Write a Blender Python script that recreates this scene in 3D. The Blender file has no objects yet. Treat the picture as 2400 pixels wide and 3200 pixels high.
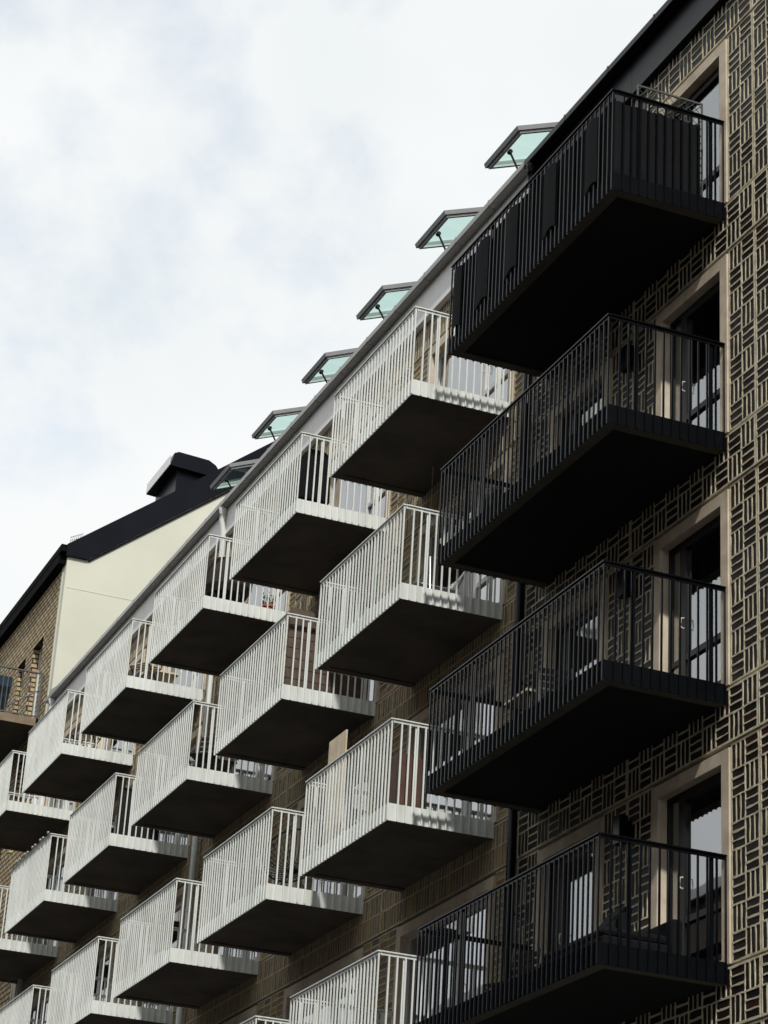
import bpy, math, random
from mathutils import Matrix, Vector
random.seed(7)
sc = bpy.context.scene
COL = sc.collection

# ------------------------------------------------------------------ camera
cam_d = bpy.data.cameras.new("camera")
cam = bpy.data.objects.new("camera", cam_d)
COL.objects.link(cam)
r = Vector((0.38374279, 0.92173975, 0.05601161))
u = Vector((0.36163574, -0.2058146, 0.90931839))
f = Vector((-0.84968292, 0.32868858, 0.41231391))
M = Matrix(((r.x, u.x, -f.x, 19.96686522), (r.y, u.y, -f.y, -11.62984459), (r.z, u.z, -f.z, 1.61621973), (0, 0, 0, 1)))
cam.matrix_world = M
cam_d.sensor_fit = 'HORIZONTAL'
cam_d.sensor_width = 36.0
cam_d.lens = 7388.73 / 2400 * 36.0
cam_d.clip_end = 2000
sc.camera = cam
sc.view_settings.view_transform = 'Standard'
sc.view_settings.look = 'None'
sc.view_settings.exposure = 0.0
sc.view_settings.gamma = 1.0
sc.cycles.max_bounces = 8
sc.cycles.transparent_max_bounces = 16
sc.cycles.use_denoising = True

# ------------------------------------------------------------------ sky and sun
SUN = Vector((3.4, -1.0, 3.35)).normalized()
elev = math.asin(SUN.z)
azi = math.atan2(SUN.x, SUN.y)
w = bpy.data.worlds.new("World")
sc.world = w
w.use_nodes = True
nt = w.node_tree
nt.nodes.clear()
N = nt.nodes.new
L = nt.links.new
out = N('ShaderNodeOutputWorld')
sky = N('ShaderNodeTexSky')
sky.sky_type = 'NISHITA'
sky.sun_disc = False
sky.sun_elevation = elev
sky.sun_rotation = azi
bg1 = N('ShaderNodeBackground')
bg1.inputs['Strength'].default_value = 0.2
tint = N('ShaderNodeVectorMath')
tint.operation = 'MULTIPLY'
tint.inputs[1].default_value = (0.84, 1.07, 1.07)
L(sky.outputs[0], tint.inputs[0])
L(tint.outputs[0], bg1.inputs['Color'])
tc = N('ShaderNodeTexCoord')
mp = N('ShaderNodeMapping')
mp.inputs['Location'].default_value = (5.5, 4.1, 2.0)
mp.inputs['Scale'].default_value = (1.0, 1.0, 1.15)
L(tc.outputs['Generated'], mp.inputs[0])
n1 = N('ShaderNodeTexNoise')
n1.inputs['Scale'].default_value = 11.0
n1.inputs['Detail'].default_value = 9.0
n1.inputs['Roughness'].default_value = 0.56
n1.inputs['Distortion'].default_value = 0.1
L(mp.outputs[0], n1.inputs['Vector'])
# the cover thins out in one stretch of the western sky
dotn = N('ShaderNodeVectorMath')
dotn.operation = 'DOT_PRODUCT'
L(tc.outputs['Generated'], dotn.inputs[0])
dotn.inputs[1].default_value = (-0.815, 0.148, 0.560)
thin = N('ShaderNodeMapRange')
thin.inputs['From Min'].default_value = 0.978
thin.inputs['From Max'].default_value = 0.998
thin.inputs['To Min'].default_value = 0.36
thin.inputs['To Max'].default_value = 0.15
L(dotn.outputs['Value'], thin.inputs['Value'])
addn = N('ShaderNodeMath')
addn.operation = 'ADD'
L(n1.outputs['Fac'], addn.inputs[0])
L(thin.outputs[0], addn.inputs[1])
ramp = N('ShaderNodeValToRGB')
ramp.color_ramp.elements[0].position = 0.44
ramp.color_ramp.elements[0].color = (0.60, 0.60, 0.60, 1)
ramp.color_ramp.elements[1].position = 0.72
ramp.color_ramp.elements[1].color = (1, 1, 1, 1)
L(addn.outputs[0], ramp.inputs[0])
n2 = N('ShaderNodeTexNoise')
n2.inputs['Scale'].default_value = 6.0
n2.inputs['Detail'].default_value = 4.0
L(mp.outputs[0], n2.inputs['Vector'])
cramp = N('ShaderNodeValToRGB')
cramp.color_ramp.elements[0].position = 0.35
cramp.color_ramp.elements[0].color = (0.86, 0.90, 0.915, 1)
cramp.color_ramp.elements[1].position = 0.62
cramp.color_ramp.elements[1].color = (0.955, 0.972, 0.975, 1)
L(n2.outputs['Fac'], cramp.inputs[0])
bg2 = N('ShaderNodeBackground')
bg2.inputs['Strength'].default_value = 1.0
L(cramp.outputs[0], bg2.inputs['Color'])
mx = N('ShaderNodeMixShader')
L(ramp.outputs[0], mx.inputs[0])
L(bg1.outputs[0], mx.inputs[1])
L(bg2.outputs[0], mx.inputs[2])
L(mx.outputs[0], out.inputs[0])

sl = bpy.data.lights.new("sun", 'SUN')
sl.energy = 3.2
sl.angle = math.radians(1.2)
sl.color = (1.0, 0.97, 0.915)
so = bpy.data.objects.new("sun", sl)
COL.objects.link(so)
so.rotation_euler = (-SUN).to_track_quat('-Z', 'Y').to_euler()
so.location = SUN * 60

# ------------------------------------------------------------------ materials
def new_mat(name):
    m = bpy.data.materials.new(name)
    m.use_nodes = True
    return m, m.node_tree, m.node_tree.nodes['Principled BSDF']

def pm(name, col, rough=0.6, var=0.12, scale=3.0, bump=0.0, bscale=60.0, metal=0.0, streak=0.0, tint=None, spec=0.5):
    """plain surface: base colour broken up by noise (and vertical rain streaks)"""
    m, t, b = new_mat(name)
    n = t.nodes.new
    l = t.links.new
    co = n('ShaderNodeTexCoord')
    geo = n('ShaderNodeNewGeometry')
    no = n('ShaderNodeTexNoise')
    no.inputs['Scale'].default_value = scale
    no.inputs['Detail'].default_value = 6
    no.inputs['Roughness'].default_value = 0.6
    l(geo.outputs['Position'], no.inputs['Vector'])
    mixc = n('ShaderNodeMix')
    mixc.data_type = 'RGBA'
    lo = tuple(c * (1 - var) for c in (tint or col))
    hi = tuple(min(1, c * (1 + var)) for c in col)
    mixc.inputs['A'].default_value = (*lo, 1)
    mixc.inputs['B'].default_value = (*hi, 1)
    rp = n('ShaderNodeMapRange')
    rp.inputs['From Min'].default_value = 0.3
    rp.inputs['From Max'].default_value = 0.7
    l(no.outputs['Fac'], rp.inputs['Value'])
    l(rp.outputs[0], mixc.inputs['Factor'])
    last = mixc.outputs['Result']
    if streak:
        mpn = n('ShaderNodeMapping')
        mpn.inputs['Scale'].default_value = (9, 9, 0.8)
        l(geo.outputs['Position'], mpn.inputs[0])
        n3 = n('ShaderNodeTexNoise')
        n3.inputs['Scale'].default_value = 1.2
        n3.inputs['Detail'].default_value = 5
        l(mpn.outputs[0], n3.inputs['Vector'])
        r3 = n('ShaderNodeMapRange')
        r3.inputs['From Min'].default_value = 0.5
        r3.inputs['From Max'].default_value = 0.75
        r3.inputs['To Max'].default_value = streak
        l(n3.outputs['Fac'], r3.inputs['Value'])
        m2 = n('ShaderNodeMix')
        m2.data_type = 'RGBA'
        m2.inputs['B'].default_value = (col[0] * .55, col[1] * .58, col[2] * .45, 1)
        l(last, m2.inputs['A'])
        l(r3.outputs[0], m2.inputs['Factor'])
        last = m2.outputs['Result']
    l(last, b.inputs['Base Color'])
    b.inputs['Roughness'].default_value = rough
    b.inputs['Metallic'].default_value = metal
    b.inputs['Specular IOR Level'].default_value = spec
    if bump:
        n4 = n('ShaderNodeTexNoise')
        n4.inputs['Scale'].default_value = bscale
        n4.inputs['Detail'].default_value = 4
        l(geo.outputs['Position'], n4.inputs['Vector'])
        bp = n('ShaderNodeBump')
        bp.inputs['Strength'].default_value = bump
        bp.inputs['Distance'].default_value = 0.01
        l(n4.outputs['Fac'], bp.inputs['Height'])
        l(bp.outputs[0], b.inputs['Normal'])
    return m

def brick_mat(name, cols, rough, mottle, blotch):
    m, t, b = new_mat(name)
    n = t.nodes.new
    l = t.links.new
    geo = n('ShaderNodeNewGeometry')
    rp = n('ShaderNodeValToRGB')
    rp.color_ramp.interpolation = 'CONSTANT'
    el = rp.color_ramp.elements
    for i, (p, c) in enumerate(cols):
        e = el[i] if i < 2 else el.new(p)
        e.position = p
        e.color = (*c, 1)
    l(geo.outputs['Random Per Island'], rp.inputs[0])
    no = n('ShaderNodeTexNoise')
    no.inputs['Scale'].default_value = 26
    no.inputs['Detail'].default_value = 6
    no.inputs['Roughness'].default_value = 0.65
    l(geo.outputs['Position'], no.inputs['Vector'])
    mr = n('ShaderNodeMapRange')
    mr.inputs['From Min'].default_value = 0.5
    mr.inputs['From Max'].default_value = 0.68
    mr.inputs['To Max'].default_value = mottle
    l(no.outputs['Fac'], mr.inputs['Value'])
    mx_ = n('ShaderNodeMix')
    mx_.data_type = 'RGBA'
    mx_.inputs['B'].default_value = (*blotch, 1)
    l(rp.outputs[0], mx_.inputs['A'])
    l(mr.outputs[0], mx_.inputs['Factor'])
    l(mx_.outputs['Result'], b.inputs['Base Color'])
    b.inputs['Roughness'].default_value = rough
    b.inputs['Specular IOR Level'].default_value = 0.25
    bp = n('ShaderNodeBump')
    bp.inputs['Strength'].default_value = 0.5
    bp.inputs['Distance'].default_value = 0.012
    l(no.outputs['Fac'], bp.inputs['Height'])
    l(bp.outputs[0], b.inputs['Normal'])
    return m

def glass_mat(name, tint, ior, trans):
    m, t, b = new_mat(name)
    t.nodes.remove(b)
    n = t.nodes.new
    l = t.links.new
    tr = n('ShaderNodeBsdfTransparent')
    tr.inputs[0].default_value = (*[c * trans for c in tint], 1)
    gl = n('ShaderNodeBsdfGlossy')
    gl.inputs['Roughness'].default_value = 0.015
    gl.inputs['Color'].default_value = (0.93, 0.95, 0.97, 1)
    geo = n('ShaderNodeNewGeometry')
    no = n('ShaderNodeTexNoise')
    no.inputs['Scale'].default_value = 1.3
    l(geo.outputs['Position'], no.inputs['Vector'])
    bp = n('ShaderNodeBump')
    bp.inputs['Strength'].default_value = 0.04
    bp.inputs['Distance'].default_value = 0.02
    l(no.outputs['Fac'], bp.inputs['Height'])
    l(bp.outputs[0], gl.inputs['Normal'])
    fr = n('ShaderNodeFresnel')
    fr.inputs['IOR'].default_value = ior
    mxs = n('ShaderNodeMixShader')
    l(fr.outputs[0], mxs.inputs[0])
    l(tr.outputs[0], mxs.inputs[1])
    l(gl.outputs[0], mxs.inputs[2])
    l(mxs.outputs[0], t.nodes['Material Output'].inputs[0])
    return m

def wall_brick_mat(name):
    """yellow stretcher bond for the far building, laid out in metres along the wall"""
    m, t, b = new_mat(name)
    n = t.nodes.new
    l = t.links.new
    geo = n('ShaderNodeNewGeometry')
    sx = n('ShaderNodeSeparateXYZ')
    l(geo.outputs['Position'], sx.inputs[0])
    cx = n('ShaderNodeCombineXYZ')
    ad = n('ShaderNodeMath')
    ad.operation = 'ADD'
    l(sx.outputs['X'], ad.inputs[0])
    l(sx.outputs['Y'], ad.inputs[1])
    l(ad.outputs[0], cx.inputs['X'])
    l(sx.outputs['Z'], cx.inputs['Y'])
    bt = n('ShaderNodeTexBrick')
    bt.inputs['Scale'].default_value = 1.0
    bt.inputs['Brick Width'].default_value = 0.30
    bt.inputs['Row Height'].default_value = 0.12
    bt.inputs['Mortar Size'].default_value = 0.021
    bt.inputs['Mortar Smooth'].default_value = 0.15
    bt.inputs['Bias'].default_value = -0.1
    bt.inputs['Color1'].default_value = (0.54, 0.43, 0.22, 1)
    bt.inputs['Color2'].default_value = (0.38, 0.26, 0.13, 1)
    bt.inputs['Mortar'].default_value = (0.02, 0.018, 0.016, 1)
    l(cx.outputs[0], bt.inputs['Vector'])
    no = n('ShaderNodeTexNoise')
    no.inputs['Scale'].default_value = 6.5
    no.inputs['Detail'].default_value = 3
    l(cx.outputs[0], no.inputs['Vector'])
    mr = n('ShaderNodeMapRange')
    mr.inputs['From Min'].default_value = 0.54
    mr.inputs['From Max'].default_value = 0.62
    mr.inputs['To Max'].default_value = 0.7
    l(no.outputs['Fac'], mr.inputs['Value'])
    mm = n('ShaderNodeMix')
    mm.data_type = 'RGBA'
    mm.inputs['B'].default_value = (0.16, 0.12, 0.09, 1)
    l(bt.outputs['Color'], mm.inputs['A'])
    l(mr.outputs[0], mm.inputs['Factor'])
    l(mm.outputs['Result'], b.inputs['Base Color'])
    b.inputs['Roughness'].default_value = 0.85
    bp = n('ShaderNodeBump')
    bp.inputs['Strength'].default_value = 1.0
    bp.inputs['Distance'].default_value = 0.015
    bp.invert = True
    l(bt.outputs['Fac'], bp.inputs['Height'])
    l(bp.outputs[0], b.inputs['Normal'])
    return m

MAT = {
    'white_steel': pm('white_steel', (0.675, 0.70, 0.672), 0.45, 0.09, 1.7, streak=0.5),
    'black_steel': pm('black_steel', (0.0032, 0.0038, 0.0052), 0.22, 0.2, 3.0, spec=0.13),
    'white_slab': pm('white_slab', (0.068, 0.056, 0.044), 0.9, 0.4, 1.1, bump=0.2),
    'black_slab': pm('black_slab', (0.007, 0.007, 0.008), 0.9, 0.2, 1.6, spec=0.2),
    'slab_edge': pm('slab_edge', (0.055, 0.048, 0.034), 0.85, 0.2, 4),
    'cast_stone': pm('cast_stone', (0.57, 0.49, 0.375), 0.8, 0.15, 3.0, bump=0.2, tint=(0.47, 0.39, 0.30), streak=0.2),
    'mortar_dark': pm('mortar_dark', (0.58, 0.525, 0.39), 0.9, 0.22, 5.0, bump=0.5, tint=(0.44, 0.385, 0.27), streak=0.15),
    'mortar_yellow': pm('mortar_yellow', (0.40, 0.35, 0.26), 0.9, 0.2, 8.0, bump=0.4),
    'brick_dark': brick_mat('brick_dark', [(0, (0.0065, 0.006, 0.006)), (0.45, (0.010, 0.008, 0.0078)), (0.70, (0.014, 0.009, 0.0075)), (0.85, (0.007, 0.006, 0.006)), (0.95, (0.030, 0.011, 0.008))], 0.55, 0.45, (0.034, 0.026, 0.018)),
    'brick_yellow': brick_mat('brick_yellow', [(0, (0.29, 0.23, 0.12)), (0.3, (0.23, 0.195, 0.125)), (0.55, (0.34, 0.26, 0.12)), (0.75, (0.17, 0.13, 0.08)), (0.9, (0.28, 0.165, 0.085))], 0.8, 0.65, (0.06, 0.045, 0.028)),
    'white_clad': pm('white_clad', (0.78, 0.78, 0.77), 0.5, 0.04, 1.5, streak=0.12),
    'black_clad': pm('black_clad', (0.0065, 0.007, 0.009), 0.3, 0.15, 1.5, spec=0.12),
    'zinc': pm('zinc', (0.25, 0.25, 0.235), 0.3, 0.08, 2.0),
    'roof_dark': pm('roof_dark', (0.0055, 0.0068, 0.011), 0.3, 0.2, 1.2, spec=0.1),
    'eaves_black': pm('eaves_black', (0.006, 0.006, 0.007), 0.9, 0.2, 2, spec=0.05),
    'sash_black': pm('sash_black', (0.006, 0.006, 0.007), 0.45, 0.1, 3, spec=0.3),
    'sash_white': pm('sash_white', (0.55, 0.55, 0.54), 0.5, 0.06, 3),
    'sash_grey': pm('sash_grey', (0.22, 0.22, 0.225), 0.45, 0.1, 3),
    'sash_inner': pm('sash_inner', (0.62, 0.63, 0.60), 0.5, 0.05, 3),
    'glass': glass_mat('window_glass', (0.72, 0.78, 0.76), 4.2, 0.85),
    'glass_pale': glass_mat('pale_window_glass', (0.85, 0.88, 0.87), 6.5, 0.92),
    'glass_roof': glass_mat('roof_glass', (0.66, 0.86, 0.80), 1.25, 1.0),
    'interior': pm('interior', (0.22, 0.21, 0.19), 0.9, 0.1, 1),
    'curtain': pm('curtain', (0.72, 0.72, 0.66), 0.9, 0.08, 6),
    'render_cream': pm('render_cream', (0.62, 0.622, 0.515), 0.9, 0.05, 0.6, bump=0.1, bscale=90),
    'brick_far': wall_brick_mat('brick_far'),
    'concrete': pm('concrete', (0.17, 0.165, 0.155), 0.9, 0.15, 1.0, bump=0.2),
    'asphalt': pm('asphalt', (0.05, 0.05, 0.052), 0.9, 0.2, 1.0, bump=0.3),
    'fabric_dark': pm('fabric_dark', (0.0075, 0.008, 0.0095), 0.95, 0.25, 12, spec=0.15),
    'wood_pale': pm('wood_pale', (0.62, 0.52, 0.37), 0.7, 0.15, 5, streak=0.5),
    'wood_red': pm('wood_red', (0.075, 0.032, 0.018), 0.6, 0.35, 6, streak=0.5),
    'wood_brown': pm('wood_brown', (0.085, 0.055, 0.038), 0.75, 0.4, 7, streak=0.4),
    'rattan': pm('rattan', (0.03, 0.02, 0.015), 0.8, 0.4, 14, bump=0.6, bscale=40),
    'terracotta': pm('terracotta', (0.40, 0.10, 0.045), 0.8, 0.15, 8),
    'cloth_blue': pm('cloth_blue', (0.045, 0.075, 0.11), 0.9, 0.2, 6),
    'cloth_white': pm('cloth_white', (0.8, 0.8, 0.8), 0.9, 0.04, 5),
    'steel': pm('steel', (0.5, 0.5, 0.5), 0.3, 0.05, 5, metal=0.8),
    'leaf': pm('leaf', (0.05, 0.09, 0.03), 0.7, 0.4, 20),
    'grey_rail': pm('grey_rail', (0.075, 0.078, 0.075), 0.5, 0.15, 4),
    'plank': pm('plank', (0.20, 0.15, 0.10), 0.8, 0.2, 5, streak=0.4),
    'lamp_bulb': pm('lamp_bulb', (0.22, 0.2, 0.17), 0.2, 0.1, 5),
    'bulb': pm('bulb', (0.75, 0.75, 0.72), 0.1, 0.02, 5),
}

# ------------------------------------------------------------------ mesh helpers
class MB:
    def __init__(s):
        s.v, s.f, s.m = [], [], []
    def quad(s, pts, mi=0):
        i = len(s.v)
        s.v += [tuple(p) for p in pts]
        s.f.append(tuple(range(i, i + len(pts))))
        s.m.append(mi)
    def box(s, x0, x1, y0, y1, z0, z1, mi=0):
        x0, x1 = min(x0, x1), max(x0, x1)
        y0, y1 = min(y0, y1), max(y0, y1)
        z0, z1 = min(z0, z1), max(z0, z1)
        i = len(s.v)
        s.v += [(x0, y0, z0), (x1, y0, z0), (x1, y1, z0), (x0, y1, z0), (x0, y0, z1), (x1, y0, z1), (x1, y1, z1), (x0, y1, z1)]
        for q in ((0, 3, 2, 1), (4, 5, 6, 7), (0, 1, 5, 4), (1, 2, 6, 5), (2, 3, 7, 6), (3, 0, 4, 7)):
            s.f.append(tuple(i + k for k in q))
            s.m.append(mi)
        return s
    def prism(s, prof, x0, x1, mi=0, axis='x'):
        """profile of (y,z) points, counter-clockwise, swept along x"""
        n = len(prof)
        i = len(s.v)
        for x in (x0, x1):
            for a, b in prof:
                s.v.append((x, a, b) if axis == 'x' else (a, x, b) if axis == 'y' else (a, b, x))
        s.f.append(tuple(i + k for k in reversed(range(n))))
        s.f.append(tuple(i + n + k for k in range(n)))
        s.m += [mi, mi]
        for k in range(n):
            k2 = (k + 1) % n
            s.f.append((i + k, i + k2, i + n + k2, i + n + k))
            s.m.append(mi)
        return s
    def tube(s, pts, rad, n=10, mi=0, caps=True):
        pts = [Vector(p) for p in pts]
        rads = rad if isinstance(rad, (list, tuple)) else [rad] * len(pts)
        i = len(s.v)
        for k, p in enumerate(pts):
            d = ((pts[min(k + 1, len(pts) - 1)] - p).normalized() + (p - pts[max(k - 1, 0)]).normalized()).normalized()
            a = d.cross(Vector((0, 0, 1)))
            if a.length < 1e-3:
                a = Vector((1, 0, 0))
            a.normalize()
            b = d.cross(a).normalized()
            for j in range(n):
                t = 2 * math.pi * j / n
                s.v.append(tuple(p + (a * math.cos(t) + b * math.sin(t)) * rads[k]))
        for k in range(len(pts) - 1):
            for j in range(n):
                j2 = (j + 1) % n
                s.f.append((i + k * n + j, i + k * n + j2, i + (k + 1) * n + j2, i + (k + 1) * n + j))
                s.m.append(mi)
        if caps:
            s.f.append(tuple(i + j for j in range(n)))
            s.f.append(tuple(i + (len(pts) - 1) * n + j for j in reversed(range(n))))
            s.m += [mi, mi]
        return s
    def lathe(s, prof, n=20, c=(0, 0, 0), mi=0):
        i = len(s.v)
        for r_, z in prof:
            for j in range(n):
                t = 2 * math.pi * j / n
                s.v.append((c[0] + r_ * math.cos(t), c[1] + r_ * math.sin(t), c[2] + z))
        for k in range(len(prof) - 1):
            for j in range(n):
                j2 = (j + 1) % n
                s.f.append((i + k * n + j, i + k * n + j2, i + (k + 1) * n + j2, i + (k + 1) * n + j))
                s.m.append(mi)
        return s
    def mesh(s, name, mats):
        me = bpy.data.meshes.new(name)
        me.from_pydata(s.v, [], s.f)
        for m in (mats if isinstance(mats, (list, tuple)) else [mats]):
            me.materials.append(MAT[m])
        me.polygons.foreach_set('material_index', s.m)
        me.update()
        return me

def link(o, parent=None, world=False):
    COL.objects.link(o)
    if parent:
        o.parent = parent
        if world:                                   # vertices already in world metres
            o.matrix_parent_inverse = Matrix.Translation(-ORIGIN[parent.name])
    return o

ORIGIN = {}

def tag(o, label, cat, group=None):
    o['label'] = label
    o['category'] = cat
    if group:
        o['group'] = group
    return o

def thing(name, label, cat, loc=(0, 0, 0), group=None, rz=0):
    o = bpy.data.objects.new(name, None)
    o.empty_display_size = 0.2
    COL.objects.link(o)
    o.location = loc
    o.rotation_euler = (0, 0, rz)
    tag(o, label, cat, group)
    ORIGIN[o.name] = Vector(loc)
    return o

def part(name, mb, mats, parent, world=True, loc=None, smooth=False, bevel=0.0):
    o = bpy.data.objects.new(name, mb.mesh(name, mats))
    if smooth:
        for p in o.data.polygons:
            p.use_smooth = True
    if bevel:
        b = o.modifiers.new('bevel', 'BEVEL')
        b.width = bevel
        b.segments = 2
        b.limit_method = 'ANGLE'
    link(o, parent, False)
    root = parent
    if world and root.name in ORIGIN:
        o.matrix_parent_inverse = Matrix.Translation(-ORIGIN[root.name])
    if loc:
        o.location = loc
    return o

def copy_tree(o, parent=None):
    c = o.copy()
    COL.objects.link(c)
    if parent:
        c.parent = parent
    for ch in list(o.children):
        copy_tree(ch, c)
    return c

# ------------------------------------------------------------------ common measures (metres)
H = 2.9
ZB = [15.82 - H * k for k in range(5)]          # underside of the balconies, top storey first
DEP = 1.45
RAIL = 1.30
KL, WL = 4.466, 2.965
WX = [-5.64 - 4.285 * k for k in range(6)]      # near end of each white balcony column
KX = [-4.97 + 2.79 * k for k in range(4)]       # panel joints of the dark part
SPLIT = -5.02
WEND = -30.0
Z_TOP = 18.93

# ------------------------------------------------------------------ ground
g = MB()
g.quad([(-900, -900, 0), (900, -900, 0), (900, 900, 0), (-900, 900, 0)])
go = bpy.data.objects.new('ground', g.mesh('ground', 'asphalt'))
COL.objects.link(go)
go['kind'] = 'structure'
pv = MB().box(-60, 40, -3.2, 0.0, 0.0, 0.13)
po = bpy.data.objects.new('pavement', pv.mesh('pavement', 'concrete'))
COL.objects.link(po)
po['kind'] = 'structure'

# ------------------------------------------------------------------ unseen row added across the street to cut low sky light on the facade
opp = thing('apartment_building', 'plain brown brick apartment row added across the street, unseen, to dim the lower facade', 'building', (-20, -30, 0))
ob = MB()
ob.box(-75, 45, -36, -24, 0, 21.5)
part('wall', ob, 'wood_brown', opp)
ob = MB().prism([(-23.6, 21.505), (-30, 25.5), (-36.4, 21.505)], -75.3, 45.3)
part('roof', ob, 'roof_dark', opp)
ob = MB()
rects = [(-.6, .6)]
ob.box(-.6, .6, -.0, .03, 0, .06)
ob.box(-.6, .6, -.0, .03, 1.44, 1.5)
ob.box(-.6, -.54, -.0, .03, .06, 1.44)
ob.box(.54, .6, -.0, .03, .06, 1.44)
ob.box(-.54, .54, .002, .012, .06, 1.44, 1)
wme = ob.mesh('window', ['sash_white', 'sash_black'])
for fl in range(6):
    for c in range(16):
        o = bpy.data.objects.new('window', wme)
        COL.objects.link(o)
        o.parent = opp
        o.location = (-72 + c * 7.4 + 20, -23.998 + 30, 1.2 + fl * 3.3)

# ------------------------------------------------------------------ brick-faced panels
def cell(mb, x0, x1, z0, z1, bx, bz, yf, dep):
    """one brick (bx by bz) sunk DEP into the mortar face of its cell; material 0 mortar, 1 brick"""
    cx, cz = (x0 + x1) / 2 + random.uniform(-.003, .003), (z0 + z1) / 2 + random.uniform(-.003, .003)
    hx, hz = bx / 2, bz / 2
    c = 0.010
    nx = 4 if bx > bz else 2
    nz = 2 if bx > bz else 4
    pts = []
    for k in range(nx):
        pts.append((-hx + c + (2 * hx - 2 * c) * k / (nx - 1), -hz))
    for k in range(nz):
        pts.append((hx, -hz + c + (2 * hz - 2 * c) * k / (nz - 1)))
    for k in range(nx):
        pts.append((hx - c - (2 * hx - 2 * c) * k / (nx - 1), hz))
    for k in range(nz):
        pts.append((-hx, hz - c - (2 * hz - 2 * c) * k / (nz - 1)))
    J = 0.0042
    inn = [(cx + a + random.uniform(-J, J), cz + b + random.uniform(-J, J)) for a, b in pts]
    outp = []
    wx, wz = (x1 - x0) / 2, (z1 - z0) / 2
    mx_, mz_ = (x0 + x1) / 2, (z0 + z1) / 2
    for (a, b) in pts:
        if abs(b) >= hz - 1e-6:
            q = (a / (hx - c) * wx if hx > c else 0, math.copysign(wz, b))
        else:
            q = (math.copysign(wx, a), b / (hz - c) * wz)
        outp.append((mx_ + q[0], mz_ + q[1]))
    n = len(pts)
    i = len(mb.v)
    mb.v += [(a, yf, b) for a, b in outp]
    mb.v += [(a, yf + random.uniform(-.0015, .0015), b) for a, b in inn]
    tilt = random.uniform(-.002, .002)
    yb = yf + dep + random.uniform(-.002, .002)
    mb.v += [(a, yb, b) for a, b in inn]
    for k in range(n):
        k2 = (k + 1) % n
        mb.f.append((i + k, i + k2, i + n + k2, i + n + k))
        mb.f.append((i + n + k, i + n + k2, i + 2 * n + k2, i + 2 * n + k))
        mb.m += [0, 0]
    j = len(mb.v)
    mb.v += [(a, yb + tilt * (1 if b > cz else -1), b) for a, b in inn]
    mb.f.append(tuple(range(j, j + n)))
    mb.m.append(1)

def slab_rim(mb, x0, x1, z0, z1, yf, mg, yb=0.05):
    """the plain rim and edges of a panel; returns the brick field"""
    a0, a1, b0, b1 = x0 + mg, x1 - mg, z0 + mg, z1 - mg
    F = lambda *p: mb.quad([(q[0], yf, q[1]) for q in p], 0)
    F((x0, z0), (x1, z0), (a1, b0), (a0, b0))
    F((x1, z0), (x1, z1), (a1, b1), (a1, b0))
    F((x1, z1), (x0, z1), (a0, b1), (a1, b1))
    F((x0, z1), (x0, z0), (a0, b0), (a0, b1))
    mb.quad([(x0, yf, z0), (x0, yb, z0), (x1, yb, z0), (x1, yf, z0)])
    mb.quad([(x0, yf, z1), (x1, yf, z1), (x1, yb, z1), (x0, yb, z1)])
    mb.quad([(x0, yf, z0), (x0, yf, z1), (x0, yb, z1), (x0, yb, z0)])
    mb.quad([(x1, yf, z0), (x1, yb, z0), (x1, yb, z1), (x1, yf, z1)])
    return a0, a1, b0, b1

def basket_panel(x0, x1, z0, z1, yf, flip=0):
    mb = MB()
    a0, a1, b0, b1 = slab_rim(mb, x0, x1, z0, z1, yf, 0.012)
    nx = max(1, round((a1 - a0) / 0.277))
    nz = max(1, round((b1 - b0) / 0.283))
    dx, dz = (a1 - a0) / nx, (b1 - b0) / nz
    for i in range(nx):
        for k in range(nz):
            X, Z = a0 + i * dx, b0 + k * dz
            if (i + k + flip) % 2:
                for c in range(3):
                    cell(mb, X, X + dx, Z + c * dz / 3, Z + (c + 1) * dz / 3, dx - 0.017, dz / 3 - 0.019, yf, 0.0075)
            else:
                for c in range(3):
                    cell(mb, X + c * dx / 3, X + (c + 1) * dx / 3, Z, Z + dz, dx / 3 - 0.016, dz - 0.020, yf, 0.0075)
    return mb

def soldier_panel(x0, x1, z0, z1, yf):
    mb = MB()
    a0, a1, b0, b1 = slab_rim(mb, x0, x1, z0, z1, yf, 0.014)
    nx = max(1, round((a1 - a0) / 0.092))
    nz = 2
    dx, dz = (a1 - a0) / nx, (b1 - b0) / nz
    for i in range(nx):
        for k in range(nz):
            cell(mb, a0 + i * dx, a0 + (i + 1) * dx, b0 + k * dz, b0 + (k + 1) * dz, dx - 0.018, dz - 0.022, yf, 0.008)
    return mb

def stretcher_panel(x0, x1, z0, z1, yf):
    mb = MB()
    a0, a1, b0, b1 = slab_rim(mb, x0, x1, z0, z1, yf, 0.014)
    nx = max(1, round((a1 - a0) / 0.285))
    nz = round((b1 - b0) / 0.098)
    dx, dz = (a1 - a0) / nx, (b1 - b0) / nz
    for i in range(nx):
        for k in range(nz):
            cell(mb, a0 + i * dx, a0 + (i + 1) * dx, b0 + k * dz, b0 + (k + 1) * dz, dx - 0.020, dz - 0.022, yf, 0.008)
    return mb

# ------------------------------------------------------------------ windows
def curtain(x0, x1, z0, z1, y, amp=0.035, wl=0.09):
    mb = MB()
    n = max(6, int((x1 - x0) / wl * 6))
    i = 0
    ph = random.random() * 6
    for k in range(n + 1):
        x = x0 + (x1 - x0) * k / n
        yy = y + amp * math.sin(x / wl * 2 * math.pi + ph) + amp * .4 * math.sin(x / wl * 3.1)
        mb.v += [(x, yy, z0), (x, yy, z1)]
    for k in range(n):
        mb.f.append((2 * k, 2 * k + 2, 2 * k + 3, 2 * k + 1))
        mb.m.append(0)
    return mb

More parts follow.
